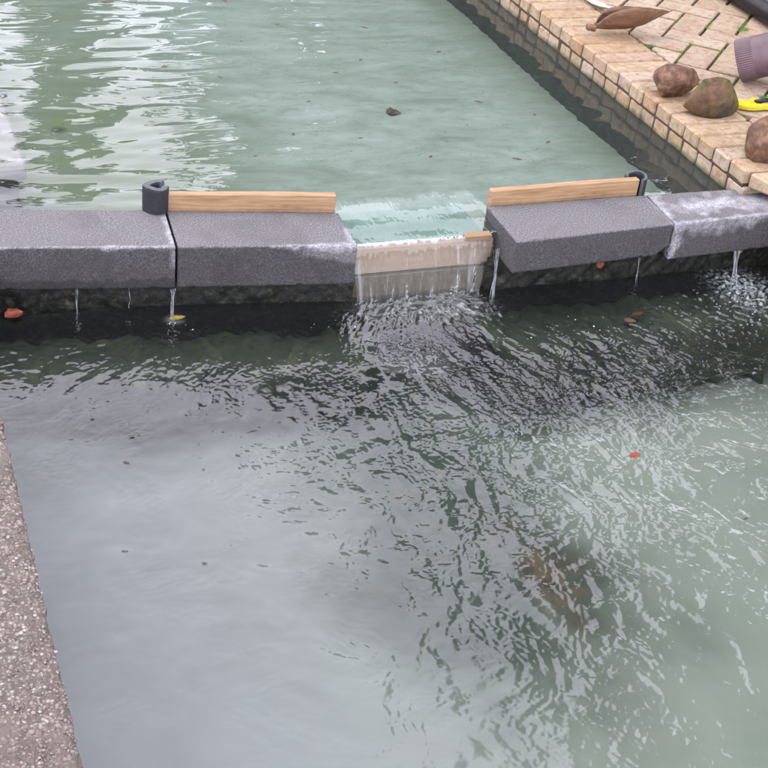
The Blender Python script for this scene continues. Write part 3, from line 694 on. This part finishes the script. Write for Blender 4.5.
    me = mesh_np('lower_pool_water', np.stack([X, Y, -.186 + h], -1).reshape(-1, 3), grid_faces(nx, ny), M['water_low'], attrs={'foam': fo})
    tag(link('lower_pool_water', me), kind='structure')
lower_water()

# trickles
def trickle(label, pts, w0, strands=4, seed=0):
    r = random.Random(seed); bm = bmesh.new()
    for s in range(strands):
        prev = None; ox, ph = r.uniform(-1, 1) * w0, r.uniform(0, 6)
        for i in range(15):
            t = i / 14; k = t * (len(pts) - 1); a = min(int(k), len(pts) - 2); f = k - a
            p = Vector(pts[a]).lerp(Vector(pts[a + 1]), f) + Vector((ox * (1 - .6 * math.sin(t * 3.1)) + .0012 * math.sin(ph + t * 9), .001 * math.sin(ph + t * 7), 0))
            rad = .0007 * (1 + .5 * math.sin(ph + t * 14)); ring = [bm.verts.new(p + Vector((math.cos(q) * rad, math.sin(q) * rad, 0))) for q in (0, 1.26, 2.51, 3.77, 5.03)]
            if prev:
                for j in range(5): bm.faces.new((prev[j], prev[(j + 1) % 5], ring[(j + 1) % 5], ring[j]))
            prev = ring
    o = link('water_trickle', bm_mesh('water_trickle', bm, M['drip'], True)); tag(o, label, 'water trickle')
trickle('water trickle falling from the joint between the two left blocks', [(.700, 2.900, -.112), (.697, 2.893, -.15), (.696, 2.885, -.2)], .008, 8, 1)
trickle('thin water trickle under the leftmost block, nearer the frame edge', [(.475, 2.955, -.112), (.474, 2.945, -.15), (.472, 2.94, -.2)], .003, 3, 2)
trickle('faint thin trickle under the middle of the leftmost block', [(.600, 2.935, -.112), (.600, 2.93, -.15), (.598, 2.925, -.17)], .003, 2, 3)
trickle('spray of water running down the wall under the rightmost block', [(2.28, 2.835, -.09), (2.27, 2.81, -.14), (2.255, 2.77, -.2)], .018, 11, 4)
trickle('thin trickle below the joint of the two right blocks', [(1.98, 2.86, -.11), (1.975, 2.84, -.15), (1.97, 2.83, -.2)], .012, 2, 5)
trickle('strands of water running down by the left end of the skewed block', [(1.552, 2.87, -.06), (1.548, 2.85, -.13), (1.54, 2.83, -.2)], .010, 7, 6)
# droplets and bubbles
def bubbles():
    r = np.random.default_rng(77); bm = bmesh.new()
    for (cx, cy, sx, sy, n) in ((.7, 2.85, .03, .015, 5), (2.2, 2.6, .07, .08, 34), (1.75, 2.62, .12, .06, 16), (2.27, 2.75, .03, .04, 60), (1.3, 2.77, .12, .02, 40)):
        for k in range(n):
            s = .0008 + .0018 * r.random() ** 2; m = Matrix.Translation((cx + r.normal() * sx, min(cy + r.normal() * sy, 2.86), -.1855)) @ Matrix.Diagonal((s, s, s * .6, 1))
            bmesh.ops.create_icosphere(bm, subdivisions=1, radius=1, matrix=m)
    o = link('water_bubbles', bm_mesh('water_bubbles', bm, NM('bubble_white').pbr((.55, .57, .6), .15), True)); tag(o, kind='stuff')
bubbles()

# ---------------------------------------------------------------- stones
def stone(label, loc, sx, sy, sz, mat, seed, rot=0, pts=()):
    bm = bmesh.new(); bmesh.ops.create_icosphere(bm, subdivisions=5, radius=1); rs = random.Random(int(seed * 10))
    fac = [(Vector((rs.gauss(0, 1), rs.gauss(0, 1), rs.gauss(0, .8))).normalized(), rs.uniform(.74, .88)) for _ in range(11)]
    for v in bm.verts:
        d = v.co.copy(); k = 1.05 + .16 * noise.noise(d * 1.1 + Vector((seed, 0, 0))) + .05 * noise.noise(d * 3 + Vector((seed, 4, 0))) + .012 * noise.noise(d * 11)
        for (px, py, pz, am, w_) in pts:
            q = Vector((px, py, pz)).normalized(); k += am * max(0, d.dot(q)) ** w_
        p = d * k
        for q, dd_ in fac:
            e = p.dot(q) - dd_
            if e > 0: p = p - q * e * .82
        p = p * (1 + .018 * noise.noise(d * 7 + Vector((seed, 1, 1)))); p = Vector((p.x * sx, p.y * sy, p.z * sz)); p.z = max(p.z, -sz * .72 + .02 * sz * noise.noise(d * 3)); v.co = p + Vector((0, 0, sz * .72))
    o = link('stone', bm_mesh('stone', bm, mat, True), None, loc, (0, 0, rot)); tag(o, label, 'stone', 'loose stones on the brick edge'); return o
stone('rounded reddish brown stone, left one of the touching pair on the brick edge', (2.425, 3.515, CZ), .070, .055, .058, M['stone_r'], 3.1, .15, ((1, .0, -.2, .12, 4),))
stone('larger olive green and brown stone with a pointed left end on the brick edge', (2.466, 3.355, CZ), .083, .052, .064, M['stone_g'], 8.6, -.12, ((-1, 0, .15, .22, 5), (1, .2, .0, .08, 3)))
stone('dark brown stone near the broken brick end, at the right photo edge', (2.453, 3.035, CZ), .075, .06, .07, M['stone_r'], 5.2, .4)
# dried pod (boat shaped palm sheath)
def pod():
    n, m = 46, 18; V = []; 
    for i in range(n):
        t = i / (n - 1); x = -.135 + .30 * t
        w_ = .062 * math.sin(math.pi * min(1, t * 1.04) ** .78) ** .85 * (1 - .25 * t) if t < 1 else 0
        w_ = max(w_, .011 * (1 - t) if t > .1 else .012)
        lift = .010 + .055 * t ** 2.2 + .012 * (1 - t) ** 3
        for j in range(m):
            a = math.pi * (-.10 + 1.10 * j / (m - 1)) # trough section
            yy = -math.cos(a) * w_ * .62; zz = (1 - math.sin(a)) * w_ * .9
            V.append((x, yy + .004 * math.sin(t * 9), lift + zz + .0015 * noise.noise(Vector((x * 30, yy * 60, 0)))))
    me = mesh_np('pod_shell', V, grid_faces(n, m), M['pod']); r = empty('dried_seed_pod', (2.545, 4.03, CZ), .02); r.scale = (1, 1.1, 1.25)
    tag(r, 'long brown boat shaped dried seed pod lying on the brick edge', 'seed pod')
    o = link('pod_shell', me, r); md = o.modifiers.new('t', 'SOLIDIFY'); md.thickness = .0035; md.offset = 0
    bm = bmesh.new(); prev = None
    for i in range(6):
        t = i / 5; c = Vector((-.135 - .030 * t, .0, .022 + .004 * t)); rad = .011 * (1 - .25 * t) + .002 * (i == 4)
        ring = [bm.verts.new(c + Vector((0, math.cos(q) * rad, math.sin(q) * rad))) for q in np.linspace(0, 2 * math.pi, 9)[:-1]]
        if prev:
            for j in range(8): bm.faces.new((prev[j], prev[(j + 1) % 8], ring[(j + 1) % 8], ring[j]))
        prev = ring
    bm.faces.new(prev); link('stem', bm_mesh('stem', bm, M['pod'], True), r)
pod()
def leaf(name, label, cat, loc, L_, W_, mat, rot, curl=.15, group=None, n=9, twist=0):
    V = []; m = 5
    for i in range(n):
        t = i / (n - 1); w_ = W_ * math.sin(math.pi * t ** .85) ** .8 * (1 + .12 * math.sin(i * 2.3)) if 0 < t < 1 else .0002
        for j in range(m):
            s = j / (m - 1) * 2 - 1; V.append(((t - .5) * L_, s * w_ / 2, abs(s) * w_ * curl + L_ * curl * (t - .5) ** 2 * 1.5 + s * twist * w_ * t))
    o = link(name, mesh_np(name, V, grid_faces(n, m), mat), None, loc, rot); md = o.modifiers.new('t', 'SOLIDIFY'); md.thickness = .0006
    tag(o, label, cat, group); return o
leaf('dried_petal', 'pinkish dried petal beyond the seed pod at the top of the photo', 'petal', (2.565, 4.31, CZ + .004), .17, .045, M['petal'], (0, 0, 1.75), .3)
leaf('floating_leaf', 'small red orange leaf floating alone on the lower pool', 'leaf', (1.567, 2.104, -.183), .036, .018, M['leaf_red'], (.1, .1, .35), .35)
leaf('floating_leaf', 'bright red leaf floating at the far left under the leftmost block', 'leaf', (.325, 2.955, -.181), .05, .036, M['leaf_red'], (.15, 0, .4), .35)
leaf('floating_leaf', 'dull yellow leaf floating below the joint of the left blocks', 'leaf', (.706, 2.876, -.182), .042, .016, M['leaf_yellow'], (.1, 0, .1), .2)
leaf('wet_leaf', 'dull red leaf stuck to the dark wall under the skewed block', 'leaf', (1.86, 2.852, -.125), .028, .022, M['leaf_red'], (1.3, 0, .2), .2)
leaf('sunken_leaf', 'orange leaf on the ledge under water below the skewed block', 'leaf', (1.955, 2.765, -.243), .04, .02, M['leaf_orange'], (0, 0, .3), .2)
leaf('sunken_leaf', 'brown leaf on the ledge left of the orange leaf', 'leaf', (1.915, 2.735, -.243), .034, .024, simple('brown_leaf', [(.3, (.22, .09, .05)), (.7, (.32, .14, .08))], 40), (0, 0, -.3), .2)
leaf('wet_leaf', 'small tan leaf on the dark wall below the rightmost block', 'leaf', (2.30, 2.845, -.12), .022, .016, M['leaf_orange'], (1.2, 0, 0), .2)
leaf('floating_leaf', 'curled dark brown leaf floating in the middle of the upper pool', 'leaf', (1.54, 3.64, -.016), .062, .036, M['leaf_dark'], (.2, .2, .3), .5)
leaf('floating_leaf', 'dark leaf at the top left of the upper pool', 'leaf', (.885, 4.70, -.017), .05, .022, M['leaf_dark'], (.1, 0, .2), .2)
leaf('sunken_leaf', 'small olive triangular leaf on the algae at the left of the upper pool', 'leaf', (.60, 4.00, -.15), .05, .035, simple('olive_leaf', [(.3, (.08, .12, .02)), (.7, (.16, .2, .04))], 40), (0, 0, .6), .2)
rr = random.Random(4)
proto = leaf('leaf_fragment', 'tiny dark leaf fragment drifting in the upper pool', 'leaf fragment', (1.389, 3.50, -.0175), .014, .006, M['leaf_dark'], (0, 0, .2), .2, 'leaf fragments in the upper pool')
for (x, y_) in ((1.05, 3.42), (1.32, 3.78), (1.75, 3.55), (1.86, 3.72), (1.95, 3.4), (1.6, 4.1), (1.25, 4.3), (1.42, 4.45), (1.72, 4.4), (1.9, 4.15), (.8, 4.45), (.72, 4.2), (.95, 4.1), (1.1, 4.0), (1.65, 3.9), (1.48, 4.0), (1.8, 3.3), (1.55, 3.35), (1.3, 4.7), (1.05, 4.75), (2.0, 3.6), (1.2, 3.55)):
    o = proto.copy(); C.objects.link(o); o.location = (x, y_, -.0175); s = rr.uniform(.7, 2.2); o.scale = (s, s, 1); o.rotation_euler = (0, 0, rr.uniform(0, 3))
proto2 = leaf('leaf_fragment', 'tiny dark leaf fragment floating on the lower pool', 'leaf fragment', (.50, 2.42, -.184), .014, .005, M['leaf_dark'], (0, 0, .1), .2, 'leaf fragments on the lower pool')
for (x, y_) in ((.515, 2.425), (.47, 2.33), (.62, 2.27), (.78, 2.30), (.81, 2.22), (.72, 2.14), (.55, 1.98), (.41, 2.05), (.9, 2.4), (.43, 2.5), (2.0, 2.15), (1.9, 1.6), (1.7, 1.85), (1.18, 1.75)):
    o = proto2.copy(); C.objects.link(o); o.location = (x, y_, -.1845); s = rr.uniform(.5, 1.2); o.scale = (s, s, 1); o.rotation_euler = (0, 0, rr.uniform(-.6, .6))

# ---------------------------------------------------------------- pipe pieces at the right edge
def lathe_x(bm, prof, n=64, cap0=True, knurl=None):
    prev = None
    for k, (x, r) in enumerate(prof):
        ring = []
        for j in range(n):
            a = 2 * math.pi * j / n; rr_ = r
            if knurl and knurl[0] <= x <= knurl[1] and j % 2: rr_ *= .972
            ring.append(bm.verts.new((x, math.cos(a) * rr_, math.sin(a) * rr_)))
        if prev:
            for j in range(n): bm.faces.new((prev[j], prev[(j + 1) % n], ring[(j + 1) % n], ring[j]))
        elif cap0: bm.faces.new(ring[::-1])
        prev = ring
    bm.faces.new(prev); return bm
pp = empty('plastic_pipe', (2.705, 3.60, CZ + .062), 0); pp.rotation_euler = (0, math.radians(-25), math.radians(-35)); tag(pp, 'mauve brown plastic pipe with a ribbed collar leaning down onto the paving', 'pipe')
bm = lathe_x(bmesh.new(), [(0, .056), (0, .066), (.003, .069), (.05, .069), (.053, .068)], 120, True, (.002, .051)); o = link('ribbed_collar', bm_mesh('ribbed_collar', bm, M['mauve']), pp); bm = lathe_x(bmesh.new(), [(.053, .068), (.12, .068), (.125, .066), (.14, .062), (.55, .062)], 64, False); o = link('pipe_body', bm_mesh('pipe_body', bm, M['mauve'], True), pp)
def tube(name, pts, rad, mat, parent=None, n=14):
    bm = bmesh.new(); prev = None
    for i, p in enumerate(pts):
        p = Vector(p); d = (Vector(pts[min(i + 1, len(pts) - 1)]) - Vector(pts[max(i - 1, 0)])).normalized(); s = d.cross(Vector((0, 0, 1))).normalized(); u = s.cross(d)
        ring = [bm.verts.new(p + s * math.cos(a) * rad + u * math.sin(a) * rad) for a in np.linspace(0, 2 * math.pi, n + 1)[:-1]]
        if prev:
            for j in range(n): bm.faces.new((prev[j], prev[(j + 1) % n], ring[(j + 1) % n], ring[j]))
        else: bm.faces.new(ring[::-1])
        prev = ring
    bm.faces.new(prev); return link(name, bm_mesh(name, bm, mat, True), parent)
o = tube('black_tube', [(3.16, 4.9 - .12 * i, CZ + .0385) for i in range(14)], .038, M['black'], None, 24); tag(o, 'thick glossy black tube lying across the paving in the top right corner', 'tube')
# yellow plastic fork with a black rod
yr = empty('yellow_fork', (2.622, 3.375, CZ), -.02); yr.scale = (1, 1.35, 1); tag(yr, 'bright yellow forked plastic piece with a dark rod beside the olive stone', 'plastic tool')
out = [(-.055, -.006), (-.028, -.020), (-.006, -.024), (.03, -.022), (.14, -.03), (.14, -.012), (.03, -.004), (.018, .004), (.03, .014), (.042, .032), (.022, .030), (.004, .020), (-.008, .014), (-.03, .030), (-.045, .026), (-.038, .008)]
bm = bmesh.new(); vs = [bm.verts.new((x, y_, .004)) for x, y_ in out]; f = bm.faces.new(vs)
ex = bmesh.ops.extrude_face_region(bm, geom=[f]); bmesh.ops.translate(bm, verts=[g for g in ex['geom'] if isinstance(g, bmesh.types.BMVert)], vec=(0, 0, .012)); bmesh.ops.recalc_face_normals(bm, faces=bm.faces[:])
bmesh.ops.bevel(bm, geom=bm.edges[:], offset=.0015, segments=2, affect='EDGES'); link('plastic_body', bm_mesh('plastic_body', bm, M['yellow']), yr)
tube('rod', [(.018, .003, .018), (.06, .006, .02), (.2, .012, .022)], .0062, M['black'], yr)

# ---------------------------------------------------------------- trees round the courtyard (seen mirrored in the water)
def tree(label, x, y, trunk_h, crowns, n, seed, ls=.12, tr=.14):
    r = np.random.default_rng(seed); root = empty('tree', (x, y, 0)); tag(root, label, 'tree', 'trees mirrored in the pools')
    bm = bmesh.new(); top = crowns[0]
    def limb(p, q, r0, r1, k=7):
        prev = None; p = Vector(p); q = Vector(q)
        for i in range(k):
            t = i / (k - 1); c = p.lerp(q, t) + Vector((.06 * math.sin(t * 5 + seed), .06 * math.cos(t * 4 + seed), 0)) * t; rad = r0 + (r1 - r0) * t
            ring = [bm.verts.new(c + Vector((math.cos(a) * rad, math.sin(a) * rad, 0))) for a in np.linspace(0, 2 * math.pi, 9)[:-1]]
            if prev:
                for j in range(8): bm.faces.new((prev[j], prev[(j + 1) % 8], ring[(j + 1) % 8], ring[j]))
            prev = ring
    limb((0, 0, -.1), (0, 0, trunk_h), tr, tr * .6)
    for (cx, cy, cz, rx, ry, rz) in crowns: limb((0, 0, trunk_h * .8), (cx, cy, cz), tr * .5, .02)
    link('trunk', bm_mesh('trunk', bm, M['bark'], True), root)
    tot = sum(c[3] * c[4] + c[3] * c[5] for c in crowns); V = []
    for (cx, cy, cz, rx, ry, rz) in crowns:
        m = int(n * (rx * ry + rx * rz) / tot); nc = max(8, m // 120)
        u = r.normal(size=(nc, 3)); u /= np.linalg.norm(u, axis=1, keepdims=True); cl = u * (.55 + .5 * r.random((nc, 1))) * np.array([rx, ry, rz]) + np.array([cx, cy, cz])
        k = r.integers(0, nc, m); P = cl[k] + r.normal(size=(m, 3)) * np.array([rx, ry, rz]).min() * .17
        a = r.normal(size=(m, 3)); a /= np.linalg.norm(a, axis=1, keepdims=True); b = np.cross(a, r.normal(size=(m, 3))); b /= np.linalg.norm(b, axis=1, keepdims=True)
        s = ls * (.6 + .8 * r.random((m, 1))); V.append(np.stack([P - a * s, P - b * s * .5, P + a * s, P + b * s * .5], 1))
    V = np.concatenate(V).reshape(-1, 3); F = np.arange(len(V)).reshape(-1, 4)
    link('crown', mesh_np('crown', V, F, M['crown'], False), root)
def azp(az, D): a = math.radians(az); return D * math.sin(a), D * math.cos(a)
x, y = azp(8.9, 10.5); tree('slim columnar dark tree beyond the far left end of the upper pool', x, y, 2.6, [(0, 0, 2.3, .25, .25, 1.9)], 8000, 1, .09, .1)
x, y = azp(5.6, 10.5); tree('very thin unseen conifer left of the columnar tree, added to break up the mirrored sky', x, y, 2.0, [(0, 0, 1.9, .09, .09, 1.15)], 1500, 13, .06, .04)  # unseen tree, added to break the white sky reflection over the step
x, y = azp(13.2, 14); tree('loose low bush beyond the far end of the upper pool', x, y, 1.2, [(0, 0, 2.6, .55, .5, 1.1), (-.5, 0, 2.2, .3, .3, 1.0)], 3600, 12, .10, .06)
x, y = azp(23, 12.5); tree('broad leafy tree beyond the far end of the upper pool', x, y, 2.6, [(0, 0, 4.4, 1.5, 1.3, 1.7), (.9, -.2, 3.1, 1.3, 1.2, 1.5), (-.8, .3, 3.0, 1.0, 1.0, 1.6), (1.9, 0, 4.7, 1.3, 1.3, 1.6)], 26000, 2, .13)
x, y = azp(48.5, 9.5); tree('tall dense tree on the right beyond the paving', x, y, 3.0, [(0, 0, 7.4, 1.9, 1.8, 2.4), (1.5, -.6, 8.2, 2.0, 1.8, 2.8), (-.5, .4, 4.7, 1.6, 1.5, 1.9), (1.2, -1.0, 4.6, 1.8, 1.5, 2.2), (3.0, -2., 6.8, 2, 2, 3.2)], 46000, 3, .15, .2)
x, y = azp(60, 9.0); tree('large leafy tree to the right of the brick paving', x, y, 3.0, [(0, 0, 6.2, 2.6, 2.4, 3.6), (1.2, -2.2, 6.2, 2.4, 2.2, 3.2)], 24000, 4, .17, .2)
def hedge():
    r = np.random.default_rng(9); m = 26000; az = np.radians(-35 + 110 * r.random(m)); D = 15 + .8 * r.random(m)
    top = 2.35 + .5 * np.sin(az * 23) + .3 * np.sin(az * 61); z = top * r.random(m) ** .7; P = np.stack([D * np.sin(az), D * np.cos(az), z], 1)
    a = r.normal(size=(m, 3)); a /= np.linalg.norm(a, axis=1, keepdims=True); b = np.cross(a, r.normal(size=(m, 3))); b /= np.linalg.norm(b, axis=1, keepdims=True); s = .2 * (.6 + .8 * r.random((m, 1)))
    V = np.stack([P - a * s, P - b * s * .6, P + a * s, P + b * s * .6], 1).reshape(-1, 3)
    o = link('hedge', mesh_np('hedge', V, np.arange(len(V)).reshape(-1, 4), M['crown'], False)); tag(o, 'long dark leafy hedge closing the garden behind the pools', 'hedge')
hedge()
